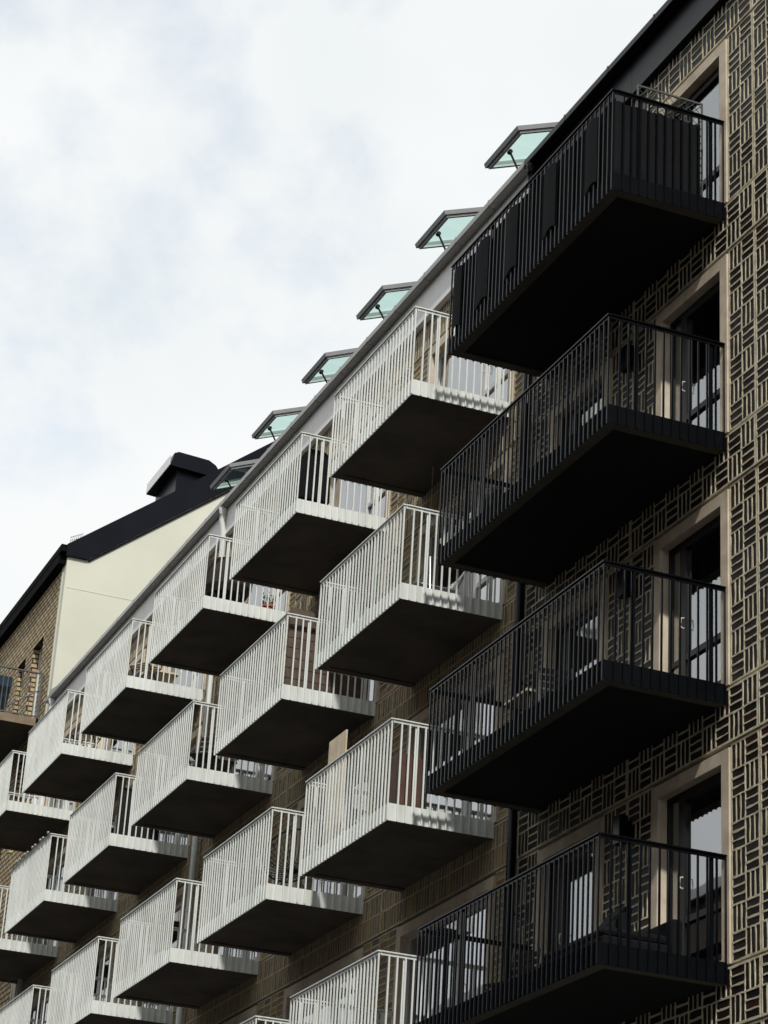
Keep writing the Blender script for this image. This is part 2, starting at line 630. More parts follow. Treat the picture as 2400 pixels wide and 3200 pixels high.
def rect_frame(mb, x0, x1, z0, z1, y0, y1, t, mi=0, b=None):
    b = t if b is None else b
    mb.box(x0, x0 + t, y0, y1, z0, z1, mi)
    mb.box(x1 - t, x1, y0, y1, z0, z1, mi)
    mb.box(x0 + t, x1 - t, y0, y1, z1 - t, z1, mi)
    mb.box(x0 + t, x1 - t, y0, y1, z0, z0 + b, mi)

def window(bld, x0, x1, z0, z1, style, curt):
    """opening with cast-stone surround from x0..x1, z0..z1 (outside of the surround)"""
    t = 0.15
    a0, a1, b0, b1 = x0 + t, x1 - t, z0 + 0.06, z1 - 0.14
    fm = 'sash_black' if style == 'dark' else 'sash_white'
    mb = MB()
    rect_frame(mb, a0 - .02, a1 + .02, b0 - .02, b1 + .02, 0.092, 0.165, 0.065)
    side = 0.30 if style == 'dark' else (a1 - a0) * 0.60
    lx = a0 + side
    mb.box(lx - .035, lx + .035, 0.088, 0.160, b0 + .045, b1 - .045)
    # opening leaf with a low rail
    rect_frame(mb, lx + .037, a1 - .047, b0 + .047, b1 - .047, 0.080, 0.150, 0.07)
    rz = b0 + 0.62
    mb.box(lx + .107, a1 - .117, 0.083, 0.148, rz - .035, rz + .035)
    if style == 'dark':
        mb.box(a0 + .047, lx - .037, 0.095, 0.150, rz - .03, rz + .03)
    win = part('window', mb, fm, bld)
    ORIGIN[win.name] = Vector(ORIGIN[bld.name])
    def sub(name, m_, mat, **k):
        o = bpy.data.objects.new(name, m_.mesh(name, mat))
        COL.objects.link(o)
        o.parent = win
        return o
    s = MB()
    yf, yb = -0.022, 0.094
    s.box(x0, a0, yf, yb, z0, z1)
    s.box(a1, x1, yf, yb, z0, z1)
    s.box(a0, a1, yf, yb, b1, z1)
    s.box(a0, a1, yf, yb, z0, b0)
    sub('surround', s, 'cast_stone')
    for (p0, p1, q0, q1) in ((a0 + .045, lx - .035, b0 + .045, b1 - .045), (lx + .107, a1 - .117, rz + .035, b1 - .117), (lx + .107, a1 - .117, b0 + .117, rz - .035)):
        m_ = MB()
        m_.quad([(p0, .118, q0), (p1, .118, q0), (p1, .118, q1), (p0, .118, q1)])
        sub('pane', m_, 'glass' if style == 'dark' else 'glass_pale')
    hm = MB()
    hx, hz = lx + .075, b0 + 1.02
    hm.tube([(hx, .080, hz - .06), (hx, .045, hz - .055), (hx, .038, hz), (hx, .045, hz + .055), (hx, .080, hz + .06)], .009, 6)
    sub('handle', hm, 'sash_inner')
    for (c0, c1) in curt:
        sub('curtain', curtain(a0 + (a1 - a0) * c0, a0 + (a1 - a0) * c1, b0 + .03, b1 - .01, .27), 'curtain')
    return win

# ------------------------------------------------------------------ the two parts of the long building
dark = thing('apartment_building', 'dark brick apartment block with basket-weave brickwork and black eaves', 'building', (0.6, 0, 0))
pale = thing('apartment_building', 'yellow-brown brick apartment block carrying the white balconies, with grey gutter and tilted roof windows', 'building', (-17.5, 0, 0))

def gutter_and_fascia(bld, x0, x1, clad, gut):
    # cladding board under the eaves, in lengths with open joints
    n = max(1, round((x1 - x0) / 2.8))
    fb = MB()
    for k in range(n):
        a, b = x0 + (x1 - x0) * k / n, x0 + (x1 - x0) * (k + 1) / n
        fb.box(a + .003, b - .003, -0.10, 0.10, 18.775, 19.33)
    fb.box(x0, x1, -0.094, 0.09, 18.781, 19.32)
    part('eaves_board', fb, clad, bld)
    gb = MB()
    n = max(1, round((x1 - x0) / 1.15))
    prof = [(-.237, 19.315), (-.237, 19.400), (-.232, 19.408), (-.222, 19.408), (-.222, 19.325), (-.112, 19.325), (-.112, 19.300), (-.222, 19.300)]
    for k in range(n):
        a, b = x0 + (x1 - x0) * k / n, x0 + (x1 - x0) * (k + 1) / n
        gb.prism(prof[::-1], a + .006, b - .006)
        gb.box(b - .02, b + .02, -.2405, -.2375, 19.318, 19.412)     # bracket strap
    gb.prism([(-.2215, 19.31), (-.2215, 19.335), (-.114, 19.335), (-.114, 19.31)][::-1], x0, x1)
    part('gutter', gb, gut, bld)

def roof(bld, x0, x1):
    rb = MB()
    p = [(-.17, 19.36), (-.18, 19.44), (5.0, 24.62), (10.2, 19.44), (10.2, 19.34), (5.0, 24.5)]
    rb.prism(p[::-1], x0, x1)
    k = x0 + 0.5
    while k < x1:                                                    # standing seams
        rb.prism([(-.16, 19.462), (4.99, 24.61), (4.99, 24.64), (-.16, 19.49)], k - .012, k + .012)
        k += 0.6
    return part('roof', rb, 'roof_dark', bld)

def shell(bld, x0, x1, openings):
    """inner leaf behind the panels with the window holes, floors, back and end walls"""
    wb = MB()
    y0, y1 = 0.056, 0.26
    xs = sorted(openings)
    for k in range(5):
        za = ZB[k] + .22
        zt = ZB[k] + 2.40
        znext = (ZB[k] + H + .22) if k else 19.3
        wb.box(x0, x1, y0, y1, zt, znext)
        c = x0
        for (o0, o1) in xs:
            if o0 > c:
                wb.box(c, o0, y0, y1, za, zt)
            c = o1
        if x1 > c:
            wb.box(c, x1, y0, y1, za, zt)
    wb.box(x0, x1, y0, y1, 0.0, ZB[4] + .22)
    part('wall', wb, 'concrete', bld)
    ib = MB()
    for k in range(6):
        z = ZB[k] if k < 5 else 1.0
        ib.box(x0, x1, .262, 9.8, z - .10, z + .19)
    ib.box(x0, x1, .262, 9.8, 18.7, 18.95)
    ib.box(x0, x1, 4.2, 4.35, 1.2, 18.69)
    part('interior', ib, 'interior', bld)
    eb = MB()
    eb.box(x0, x1, 10.0, 10.2, 0, 19.3)
    eb.box(x1 - .2, x1, .264, 9.99, 0, 19.3)
    eb.box(x0, x0 + .2, .264, 9.99, 0, 19.3)
    part('outer_wall', eb, 'concrete', bld)

# ---- dark part
dops = []
for j in range(3):
    c = (KX[j] + KX[j + 1]) / 2 + 0.01
    dops.append((c - .82, c + .82))
shell(dark, SPLIT + .01, KX[3] + .2, [(a + .1, b - .1) for a, b in dops])
gutter_and_fascia(dark, SPLIT + .01, KX[3] + .2, 'black_clad', 'black_clad')
roof(dark, SPLIT + .01, KX[3] + .2)
for k in range(5):
    z0 = ZB[k] + .19
    for j in range(3):
        X0, X1 = KX[j] + .008, KX[j + 1] - .008
        o0, o1 = dops[j]
        zt = ZB[k] + H + .17 if k else Z_TOP + .03
        part('spandrel_panel', basket_panel(X0, X1, ZB[k] + 2.475, zt, -.012, 0), ['mortar_dark', 'brick_dark'], dark)
        part('pier_panel', basket_panel(X0, o0 - .006, z0 + .01, ZB[k] + 2.455, 0.0, 0), ['mortar_dark', 'brick_dark'], dark)
        part('pier_panel', basket_panel(o1 + .006, X1, z0 + .01, ZB[k] + 2.455, 0.0, 1), ['mortar_dark', 'brick_dark'], dark)
        cur = [(.02, .20), (.28, .42)] if j == 1 else [(.02, .16)]
        window(dark, o0, o1, ZB[k] + .20, ZB[k] + 2.42, 'dark', cur)
bb = MB().box(SPLIT + .01, KX[3] + .2, -.02, .052, 0.131, ZB[4] + .18)
part('plinth', bb, 'concrete', dark)

# ---- pale part
wops = [(x - 3.0, x + .05) for x in WX]
shell(pale, WEND, SPLIT - .01, [(a + .1, b - .1) for a, b in wops[::-1]])
gutter_and_fascia(pale, WEND + .02, SPLIT - .01, 'white_clad', 'zinc')
roof(pale, WEND + .05, SPLIT - .01)
for k in range(5):
    zt = ZB[k] + H + .17 if k else Z_TOP + .03
    z0, z1 = ZB[k] + .20, ZB[k] + 2.455
    for j, (o0, o1) in enumerate(wops):
        jr = (wops[j - 1][0] + o1) / 2 if j else SPLIT - .006
        jl = (o0 + wops[j + 1][1]) / 2 if j < 5 else WEND + .01
        if k == 4 and j > 2:
            continue
        part('spandrel_panel', soldier_panel(jl + .008, jr - .008, ZB[k] + 2.475, zt, -.012), ['mortar_yellow', 'brick_yellow'], pale)
        part('pier_panel', stretcher_panel(o1 + .006, jr - .008, z0, z1, 0.0), ['mortar_yellow', 'brick_yellow'], pale)
        part('pier_panel', stretcher_panel(jl + .008, o0 - .006, z0, z1, 0.0), ['mortar_yellow', 'brick_yellow'], pale)
        ch = [(.02, .12), (.50, .58)] if (j + k) % 2 == 0 else [(.02, .14)]
        if (j, k) in ((0, 0), (1, 0), (2, 0)):
            ch = [(.02, .12), (.14, .6)]
        window(pale, o0, o1, ZB[k] + .20, ZB[k] + 2.42, 'pale', ch)
bb = MB().box(WEND, SPLIT - .01, -.02, .052, 0.131, ZB[4] + .18)
part('plinth', bb, 'concrete', pale)

# ---- tilted roof windows above the grey gutter
SKY = [(-5.76, 20.43), (-8.307, 20.43), (-10.733, 20.365), (-13.247, 20.345), (-15.82, 20.40), (-18.16, 20.34)]
def roof_window(x, z, bld, order):
    """sash hinged at its top edge, swung out; local u along the sash from its low edge, n upward"""
    wd, ln = 1.12, 1.47
    an = math.radians(22 + {"first": .4, "second": -.7, "third": .2, "fourth": 1.1, "fifth": -.4, "sixth": .5}[order])
    ca, sa = math.cos(an), math.sin(an)
    P = lambda a, q, n: (x - a, q * ca - n * sa, z + q * sa + n * ca)
    def pbox(mb, a0, a1, q0, q1, n0, n1, mi=0):
        i = len(mb.v)
        for n in (n0, n1):
            for (a, q) in ((a0, q0), (a1, q0), (a1, q1), (a0, q1)):
                mb.v.append(P(a, q, n))
        for q in ((0, 1, 2, 3), (4, 7, 6, 5), (0, 4, 5, 1), (1, 5, 6, 2), (2, 6, 7, 3), (3, 7, 4, 0)):
            mb.f.append(tuple(i + k for k in q))
            mb.m.append(mi)
    cb = MB()                                                       # fixed frame lying on the roof
    y0, y1 = .30, 1.36
    for (a, b) in ((x - wd, x - wd + .07), (x - .07, x)):
        cb.prism([(y0, y0 + 19.59), (y1, y1 + 19.59), (y1, y1 + 19.69), (y0, y0 + 19.69)][::-1], a, b)
    cb.box(x - wd + .07, x - .07, y0, y0 + .07, y0 + 19.66, y0 + 19.72)
    rw = part('roof_window', cb, 'sash_grey', bld)
    rw['label'] = order + ' tilted roof window along the grey gutter, counted from the black eaves'
    def sub(name, m_, mat):
        o = bpy.data.objects.new(name, m_.mesh(name, mat))
        COL.objects.link(o)
        o.parent = rw
        return o
    t = .042
    s = MB()                                                        # outer metal cover
    pbox(s, 0, t, 0, ln, -.01, .06)
    pbox(s, wd - t, wd, 0, ln, -.01, .06)
    pbox(s, t, wd - t, 0, t, -.01, .06)
    pbox(s, t, wd - t, ln - t, ln, -.01, .06)
    sub('sash', s, 'sash_grey')
    s = MB()                                                        # pale inner frame, a step below
    e = .03
    t2 = .080
    pbox(s, e, t2, e, ln - e, -.045, -.012)
    pbox(s, wd - t2, wd - e, e, ln - e, -.045, -.012)
    pbox(s, t2, wd - t2, e, t2, -.045, -.012)
    pbox(s, t2, wd - t2, ln - t2, ln - e, -.045, -.012)
    sub('inner_frame', s, 'sash_inner')
    s = MB()
    s.quad([P(t, t, .02), P(wd - t, t, .02), P(wd - t, ln - t, .02), P(t, ln - t, .02)])
    sub('pane', s, 'glass_roof')
    s = MB()
    a = Vector(P(wd * .5, .12, -.06))
    b = Vector((x - wd * .5, .335, .335 + 19.70))
    s.tube([a, b], .016, 8)
    s.tube([a + Vector((-.03, 0, .0)), a + Vector((.03, 0, .0))], .035, 8)
    sub('stay', s, 'sash_black')
for (x, z), od in zip(SKY, ('first', 'second', 'third', 'fourth', 'fifth', 'sixth')):
    roof_window(x, z, pale, od)

# ------------------------------------------------------------------ downpipes
def downpipe(x, label, mat, z_end=0.1):
    t = thing('downpipe', label, 'downpipe', (x, -.10, 0), 'downpipes on the facade')
    y, rr = -.115, .058
    m = MB()
    m.tube([(x, -.165, 19.18), (x, -.165, 19.06), (x, -.15, 18.98), (x, -.125, 18.82), (x, y, 18.7), (x, y, z_end)], rr, 14)
    part('pipe', m, mat, t, smooth=True)
    m = MB()
    m.tube([(x, -.168, 19.298), (x, -.168, 19.25), (x, -.165, 19.17)], [.078, .078, .062], 14)
    part('outlet', m, mat, t)
    for z in (17.6, 14.7, 11.8, 8.9, 6.0, 3.1):
        c = MB()
        c.lathe([(rr + .001, -.018), (rr + .008, -.018), (rr + .008, .018), (rr + .001, .018)], 14, (x, y, z))
        c.box(x - .01, x + .01, y + rr, 0.01, z - .012, z + .012)
        part('bracket', c, mat, t)
downpipe(-4.90, 'black downpipe where the dark brick meets the yellow brick', 'black_steel')
downpipe(-17.78, 'pale downpipe between the third and fourth columns of white balconies', 'sash_inner')
downpipe(-29.6, 'pale downpipe at the end of the grey gutter, next to the cream gable wall', 'sash_inner')

# ------------------------------------------------------------------ balconies
def balcony(name, length, steel, slab_top, posts, label, group):
    """local origin: near end, at the wall, underside of the slab; runs to -x and -y"""
    t = thing(name, label, 'balcony', (0, 0, 0), group)
    x0, x1, y0, y1 = -length, 0.0, -DEP, -0.004
    s = MB()
    e = .028
    a0, a1, c0, c1 = x0 + e, x1 - e, y0 + e, y1
    s.box(a0, a1, c0, c1, .022, .205, 0)
    rim = .13
    # lighter concrete rim round a slightly raised soffit
    s.box(a0, a1, c0, c0 + rim, .004, .0215, 1)
    s.box(a0, a0 + rim, c0 + rim, c1, .004, .0215, 1)
    s.box(a1 - rim, a1, c0 + rim, c1, .004, .0215, 1)
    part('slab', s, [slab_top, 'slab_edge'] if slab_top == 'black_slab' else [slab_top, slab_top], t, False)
    fz = .222
    ff = MB().box(x0 + .012, x1 - .012, y0 + .022, y0 + .027, .002, fz)
    part('fascia', ff, steel, t, False)
    for xx in (x0 + .022, x1 - .027):
        part('fascia', MB().box(xx, xx + .005, y0 + .028, y1, .002, fz), steel, t, False)
    bw, bd = .020, .018
    bar_f = MB().box(-bw / 2, bw / 2, -bd / 2, bd / 2, 0, RAIL - .034).mesh('baluster', steel)
    bar_s = MB().box(-bd / 2, bd / 2, -bw / 2, bw / 2, 0, RAIL - .034).mesh('baluster', steel)
    post_f = MB().box(-.024, .024, -.006, .006, 0.02, RAIL - .034).mesh('post', steel)
    post_s = MB().box(-.006, .006, -.024, .024, 0.02, RAIL - .034).mesh('post', steel)
    def rail(nm, mb):
        return part(nm, mb, steel, t, False)
    def bars(parent, me, pts, nm):
        for p in pts:
            o = bpy.data.objects.new(nm, me)
            COL.objects.link(o)
            o.parent = parent
            o.location = p
    # front
    m = MB()
    m.box(x0 - .006, x1 + .006, y0 - .012, y0 + .045, RAIL - .016, RAIL)
    m.box(x0 + .03, x1 - .03, y0 + .006, y0 + .018, RAIL - .052, RAIL - .017)
    fr = rail('front_railing', m)
    n = round(length / .109)
    step = (length - bw) / n
    bars(fr, bar_f, [(x0 + bw / 2 + i * step, y0 + bd / 2, 0.0) for i in range(n + 1)], 'baluster')
    bars(fr, post_f, [(x0 + length * q, y0 + .034, 0.0) for q in posts], 'post')
    # the two short sides
    for sx, xx in ((1, x1), (-1, x0)):
        m = MB()
        xa, xb = (xx - .045, xx + .012) if sx > 0 else (xx - .012, xx + .045)
        m.box(xa, xb, y0 + .0455, y1 - .02, RAIL - .016, RAIL)
        xm = xx - sx * .012
        m.box(xm - .006, xm + .006, y0 + .03, y1 - .02, RAIL - .052, RAIL - .017)
        sr = rail('side_railing', m)
        ns = 13
        st = (DEP - .06) / ns
        bars(sr, bar_s, [(xx - sx * bd / 2, y0 + .036 + i * st, 0.0) for i in range(1, ns + 1)], 'baluster')
        bars(sr, post_s, [(xx - sx * .034, y0 + .036 + st * q, 0.0) for q in (3, 11.55)], 'post')
    return t

KG = 'black balconies of the dark brick part'
KLAB = ['topmost black balcony, its railing covered with dark fabric under the black eaves',
        'black balcony directly under the topmost black one with the fabric screens',
        'third black balcony from the eaves, a table and wall lamp behind its bars',
        'lowest black balcony in view, a dark cushioned seat behind its bars']
kb = balcony('balcony', KL, 'black_steel', 'black_slab', (.27, .52, .77), KLAB[0], KG)
for k in range(4):
    o = kb if k == 0 else copy_tree(kb)
    o.location = (0, 0, ZB[k])
    o['label'] = KLAB[k]
WG = 'white balconies of the pale brick part'
ROWN = ['top row', 'second row down', 'third row down', 'fourth row down']
COLN = ['first', 'second', 'third', 'fourth', 'fifth', 'sixth']
VIS = {0: 4, 1: 4, 2: 3, 3: 3, 4: 3, 5: 2}
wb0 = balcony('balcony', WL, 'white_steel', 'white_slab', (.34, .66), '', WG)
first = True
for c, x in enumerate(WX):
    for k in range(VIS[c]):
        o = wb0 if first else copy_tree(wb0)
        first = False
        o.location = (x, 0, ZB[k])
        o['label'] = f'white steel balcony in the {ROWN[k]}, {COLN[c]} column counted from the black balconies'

# ------------------------------------------------------------------ far building with the cream gable
FX, FY = -30.0, -0.11
far = thing('apartment_building', 'taller far block with a bare cream gable, yellow brick front and black roof', 'building', (-42, 0, 0))
cg = MB()
prof = [(FY, 0), (FY, 22.96), (.352, 22.96), (6.0, 27.40), (11.65, 22.96), (12.1, 22.96), (12.1, 0)]
cg.prism(prof, FX - .25, FX)
part('gable_wall', cg, 'render_cream', far)
jb = MB().box(FX + .0005, FX + .006, FY + .06, 11.9, 22.19, 22.21)
part('joint_strip', jb, 'render_cream', far)
cr = MB().box(FX - .36, FX - .252, FY - .012, FY + .3, 0, 22.94)
part('corner_strip', cr, 'render_cream', far)
# brick front with real window holes
fb = MB()
wy0, wy1 = FY + .01, FY + .36
holes = [(-32.46, -31.50), (-33.92, -33.16), (-35.82, -35.05), (-38.4, -37.4)]
zr = [(19.25, 21.49), (16.35, 18.59)]
edges = [-62.0]
for a, b in sorted(holes):
    edges += [a, b]
edges.append(FX - .362)
for (za, zb_) in zr:
    for i in range(0, len(edges), 2):
        fb.box(edges[i], edges[i + 1], wy0, wy1, za, zb_)
fb.box(-62, FX - .362, wy0, wy1, 21.49, 22.95)
fb.box(-62, FX - .362, wy0, wy1, 18.59, 19.25)
fb.box(-62, FX - .362, wy0, wy1, 0, 16.35)
part('brick_wall', fb, 'brick_far', far)
for (a, b) in holes:
    for (za, zb_) in zr:
        m = MB()
        rect_frame(m, a, b, za, zb_, FY + .17, FY + .24, .07)
        m.box((a + b) / 2 - .03, (a + b) / 2 + .03, FY + .18, FY + .235, za + .07, zb_ - .07)
        wn = part('window', m, 'sash_white' if b > -32 else 'sash_grey', far)
        for (p0, p1) in ((a + .07, (a + b) / 2 - .03), ((a + b) / 2 + .03, b - .07)):
            q = MB()
            q.quad([(p0, FY + .21, za + .07), (p1, FY + .21, za + .07), (p1, FY + .21, zb_ - .07), (p0, FY + .21, zb_ - .07)])
            po_ = bpy.data.objects.new('pane', q.mesh('pane', 'glass'))
            COL.objects.link(po_)
            po_.parent = wn
ib = MB()
for z in (15.9, 18.8, 21.9):
    ib.box(-62, FX - .5, FY + .38, 10, z, z + .25)
ib.box(-62, FX - .5, 4, 4.2, 0, 15.89)
ib.box(-62, FX - .5, 4.0, 4.2, 16.16, 18.79)
ib.box(-62, FX - .5, 4.0, 4.2, 19.06, 21.89)
part('interior', ib, 'interior', far)
# roof: verge board, eaves, slopes
rb = MB()
vp = [(-.165, 22.955), (.34, 22.955), (6.0, 27.385), (11.66, 22.955), (12.3, 22.955), (12.3, 23.24), (6.0, 28.14), (1.87, 24.83), (.12, 23.46), (-.165, 23.24)]
rb.prism(vp, -62, FX + .08)
for (z, th) in ((22.985, .012),):
    rb.prism([(.40, 22.92), (6.0, 27.315), (6.0, 27.36), (.36, 22.945)], FX + .001, FX + .035)
part('roof', rb, 'roof_dark', far)
gb = MB().box(-62, FX + .06, -.30, -.168, 23.05, 23.22)
gb.box(-62, FX - .1, -.29, FY + .3, 22.80, 23.04)
part('gutter', gb, 'eaves_black', far)
# ventilation hood riding on the slope behind the verge
hd = MB()
HX = -31.0
hp = [(2.39, 26.34), (3.36, 26.28), (3.62, 26.33), (3.62, 26.50), (3.555, 26.59), (3.365, 26.69), (2.58, 26.735), (2.47, 26.68)]
hd.prism(hp, HX - 2.0, HX)
hood = part('ventilation_hood', hd, 'roof_dark', far)
hs = MB().box(HX - 1.9, HX - .16, 2.62, 3.5, 24.9, 26.5)
o = bpy.data.objects.new('shaft', hs.mesh('shaft', 'roof_dark'))
COL.objects.link(o)
o.parent = hood
hc = MB().box(HX - 1.98, HX - .02, 2.384, 2.3885, 26.36, 26.62)  # white plate painted in for the sky reflected by the hood's metal face
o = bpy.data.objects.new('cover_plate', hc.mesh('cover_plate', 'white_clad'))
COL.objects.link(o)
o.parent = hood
# wire bird screen at the foot of the slope
wm = MB()
for k in range(7):
    yy = -.02 + k * .045
    zz = 23.33 + (yy + .165) * .55
    wm.tube([(-30.35, yy, zz), (-30.35, yy + .02, zz + .22)], .006, 5)
for k in range(3):
    wm.tube([(-30.35, -.02, 23.42 + k * .09), (-30.35, .27, 23.57 + k * .09)], .006, 5)
part('bird_screen', wm, 'sash_grey', far)
# lead flashing where the lower roof runs into the gable
fl = MB()
fl.prism([(-.15, 19.47), (.9, 20.52), (.9, 20.68), (-.15, 19.63)][::-1], FX + .002, FX + .014)
part('flashing', fl, 'zinc', far)

# ---- dark balcony on the far building, hung from a tie rod
def far_balcony(z, label):
    t = thing('balcony', label, 'balcony', (-31.0, FY, z), 'dark grey balconies of the far block')
    def lp(nm, mb, mat):
        return part(nm, mb, mat, t, False)
    Lf, D = 4.6, 1.5
    lp('floor', MB().box(-Lf + .01, -.01, -D + .01, .005, .02, .17), 'slab_edge')
    s = MB()
    for q in ((-Lf, 0, -D, -D + .012), (-.012, 0, -D + .013, 0), (-Lf, -Lf + .012, -D + .013, 0)):
        s.box(q[0], q[1], q[2], q[3], 0, .19)
    lp('fascia', s, 'plank')
    m = MB()
    m.box(-Lf, .0, -D, -D + .05, 1.27, 1.30)
    m.box(-Lf + .02, -.02, -D + .02, -D + .04, .22, .25)
    fr = lp('front_railing', m, 'grey_rail')
    m = MB()
    m.box(-.05, .0, -D + .051, 0, 1.27, 1.30)
    m.box(-.04, -.02, -D + .051, 0, .22, .25)
    m.box(-.05, .0, -D, -D + .05, 0, 1.268)
    m.box(-.05, .0, -.05, 0, 0, 1.268)
    sr = lp('side_railing', m, 'grey_rail')
    bar = MB().box(-.008, .008, -.008, .008, 0, 1.04).mesh('baluster', 'grey_rail')
    for i in range(1, 38):
        o = bpy.data.objects.new('baluster', bar)
        COL.objects.link(o)
        o.parent = fr
        o.location = (-Lf * i / 38, -D + .03, .235)
    for i in range(1, 13):
        o = bpy.data.objects.new('baluster', bar)
        COL.objects.link(o)
        o.parent = sr
        o.location = (-.03, -D + .05 + (D - .1) * i / 13, .235)
    m = MB().tube([(-.045 - 1.9, -D + .06, .22), (-.05, .005, .93)], .016, 8)
    m.tube([(-.045 - 1.9, -D + .06, .12), (-.045 - 1.9, -D + .06, .26)], .035, 8)
    lp('tie_rod', m, 'steel')
    return t
far_balcony(19.08, 'dark grey balcony with a tie rod on the yellow brick front of the far block')

# ------------------------------------------------------------------ things on the balconies
def FL(k):
    return ZB[k] + .206
def one(name, mb, mat, label, cat, loc, rz=0, group=None, smooth=False):
    o = bpy.data.objects.new(name, mb.mesh(name, mat))
    COL.objects.link(o)
    o.location = loc
    o.rotation_euler = (0, 0, rz)
    tag(o, label, cat, group)
    if smooth:
        for p in o.data.polygons:
            p.use_smooth = True
    return o

# fabric screens on the topmost black balcony
z0 = ZB[0]
SG = 'fabric strips woven through the topmost black railing'
for x, wd_, lb in ((-.36, .30, 'dark fabric strip over the topmost black railing, beside its corner post'),
                 (-1.42, .32, 'dark fabric strip over the topmost black railing, second from the corner post'),
                 (-2.46, .34, 'dark fabric strip over the topmost black railing, third from the corner post'),
                 (-3.30, .34, 'dark fabric strip over the topmost black railing, fourth from the corner post'),
                 (-4.12, .24, 'dark fabric strip over the topmost black railing, nearest the white balconies')):
    m = MB()
    n = 8
    for s_ in range(2):
        for k in range(n + 1):
            q = k / n
            yy = -DEP - .007 - .012 * math.sin(math.pi * q) + s_ * .003
            m.v += [(x - wd_ * q, yy, .27 + .03 * math.sin(q * 5)), (x - wd_ * q, yy, 1.14 + .035 * math.sin(q * 3.1))]
    for k in range(n):
        a = 2 * k
        m.f += [(a, a + 1, a + 3, a + 2)]
        b = a + 2 * (n + 1)
        m.f += [(b, b + 2, b + 3, b + 1)]
        m.m += [0, 0]
    one('fabric_screen', m, 'fabric_dark', lb, 'screen', (0, 0, z0), group=SG)
m = MB()
n = 30
for k in range(n + 1):
    yy = -DEP + .06 + (DEP - .36) * k / n
    xx = -.062 + .008 * math.sin(k * 1.3)
    m.v += [(xx, yy, .225), (xx, yy, 1.19 + .01 * math.sin(k * .9)), (xx - .004, yy, .225), (xx - .004, yy, 1.19 + .01 * math.sin(k * .9))]
for k in range(n):
    a = 4 * k
    m.f += [(a, a + 4, a + 5, a + 1), (a + 2, a + 3, a + 7, a + 6)]
    m.m += [0, 0]
one('fabric_screen', m, 'fabric_dark', 'wide dark fabric behind the short end railing of the topmost black balcony', 'screen', (0, 0, z0))
m = MB()
n = 60
for k in range(n + 1):
    xx = -.06 - (KL - .12) * k / n
    yy = -DEP + .062 + .006 * math.sin(k * 1.7)
    m.v += [(xx, yy, .225), (xx, yy, 1.235 + .012 * math.sin(k * .8)), (xx, yy + .004, .225), (xx, yy + .004, 1.235 + .012 * math.sin(k * .8))]
for k in range(n):
    a = 4 * k
    m.f += [(a, a + 1, a + 5, a + 4), (a + 2, a + 6, a + 7, a + 3)]
    m.m += [0, 0]
one('fabric_screen', m, 'fabric_dark', 'long dark fabric lining the inside of the front bars of the topmost black balcony', 'screen', (0, 0, z0))
# diamond trellis leaning inside that end
tr = thing('trellis', 'dark diamond trellis rising above the end railing of the topmost black balcony', 'trellis', (-.30, -.75, FL(0)))
m = MB()
y0_, y1_, h_ = -.99, -.13, 1.48
m.box(-.31, -.29, y0_, y0_ + .02, FL(0), FL(0) + h_)
m.box(-.31, -.29, y1_ - .02, y1_, FL(0), FL(0) + h_)
m.box(-.31, -.29, y0_ + .02, y1_ - .02, FL(0) + h_ - .02, FL(0) + h_)
m.box(-.31, -.29, y0_ + .02, y1_ - .02, FL(0) + .02, FL(0) + .04)
part('frame', m, 'grey_rail', tr)
m = MB()
Wd = y1_ - y0_
st = .10
k = -int(h_ / st)
while k * st < Wd:
    for sg in (1, -1):
        pts = []
        a, b = (k * st, 0.0), (k * st + h_, h_)
        lo, hi = max(0, -a[0]), min(h_, Wd - a[0])
        if hi > lo:
            p0, p1 = a[0] + lo, a[0] + hi
            if sg < 0:
                p0, p1 = Wd - p0, Wd - p1
            m.tube([(-.30 + sg * .004, y0_ + p0, FL(0) + lo), (-.30 + sg * .004, y0_ + p1, FL(0) + hi)], .005, 4)
    k += 1
part('lattice', m, 'grey_rail', tr)

# wall lamps on the pier between the two openings of every black balcony
for k, w_ in enumerate(('topmost', 'second', 'third', 'lowest visible')):
    x, z = -2.11, ZB[k] + 2.08
    t = thing('wall_lamp', f'black box-shaped wall lamp above the floor of the {w_} black balcony', 'wall lamp', (x, 0, z), 'wall lamps behind the black balconies')
    part('back_plate', MB().box(x - .06, x + .06, -.034, -.0, z - .12, z + .12), 'black_steel', t)
    part('lamp_box', MB().box(x - .075, x + .075, -.17, -.06, z - .16, z + .16), 'black_steel', t, bevel=.006)
    part('arm', MB().box(x - .02, x + .02, -.059, -.035, z - .03, z + .03), 'black_steel', t)

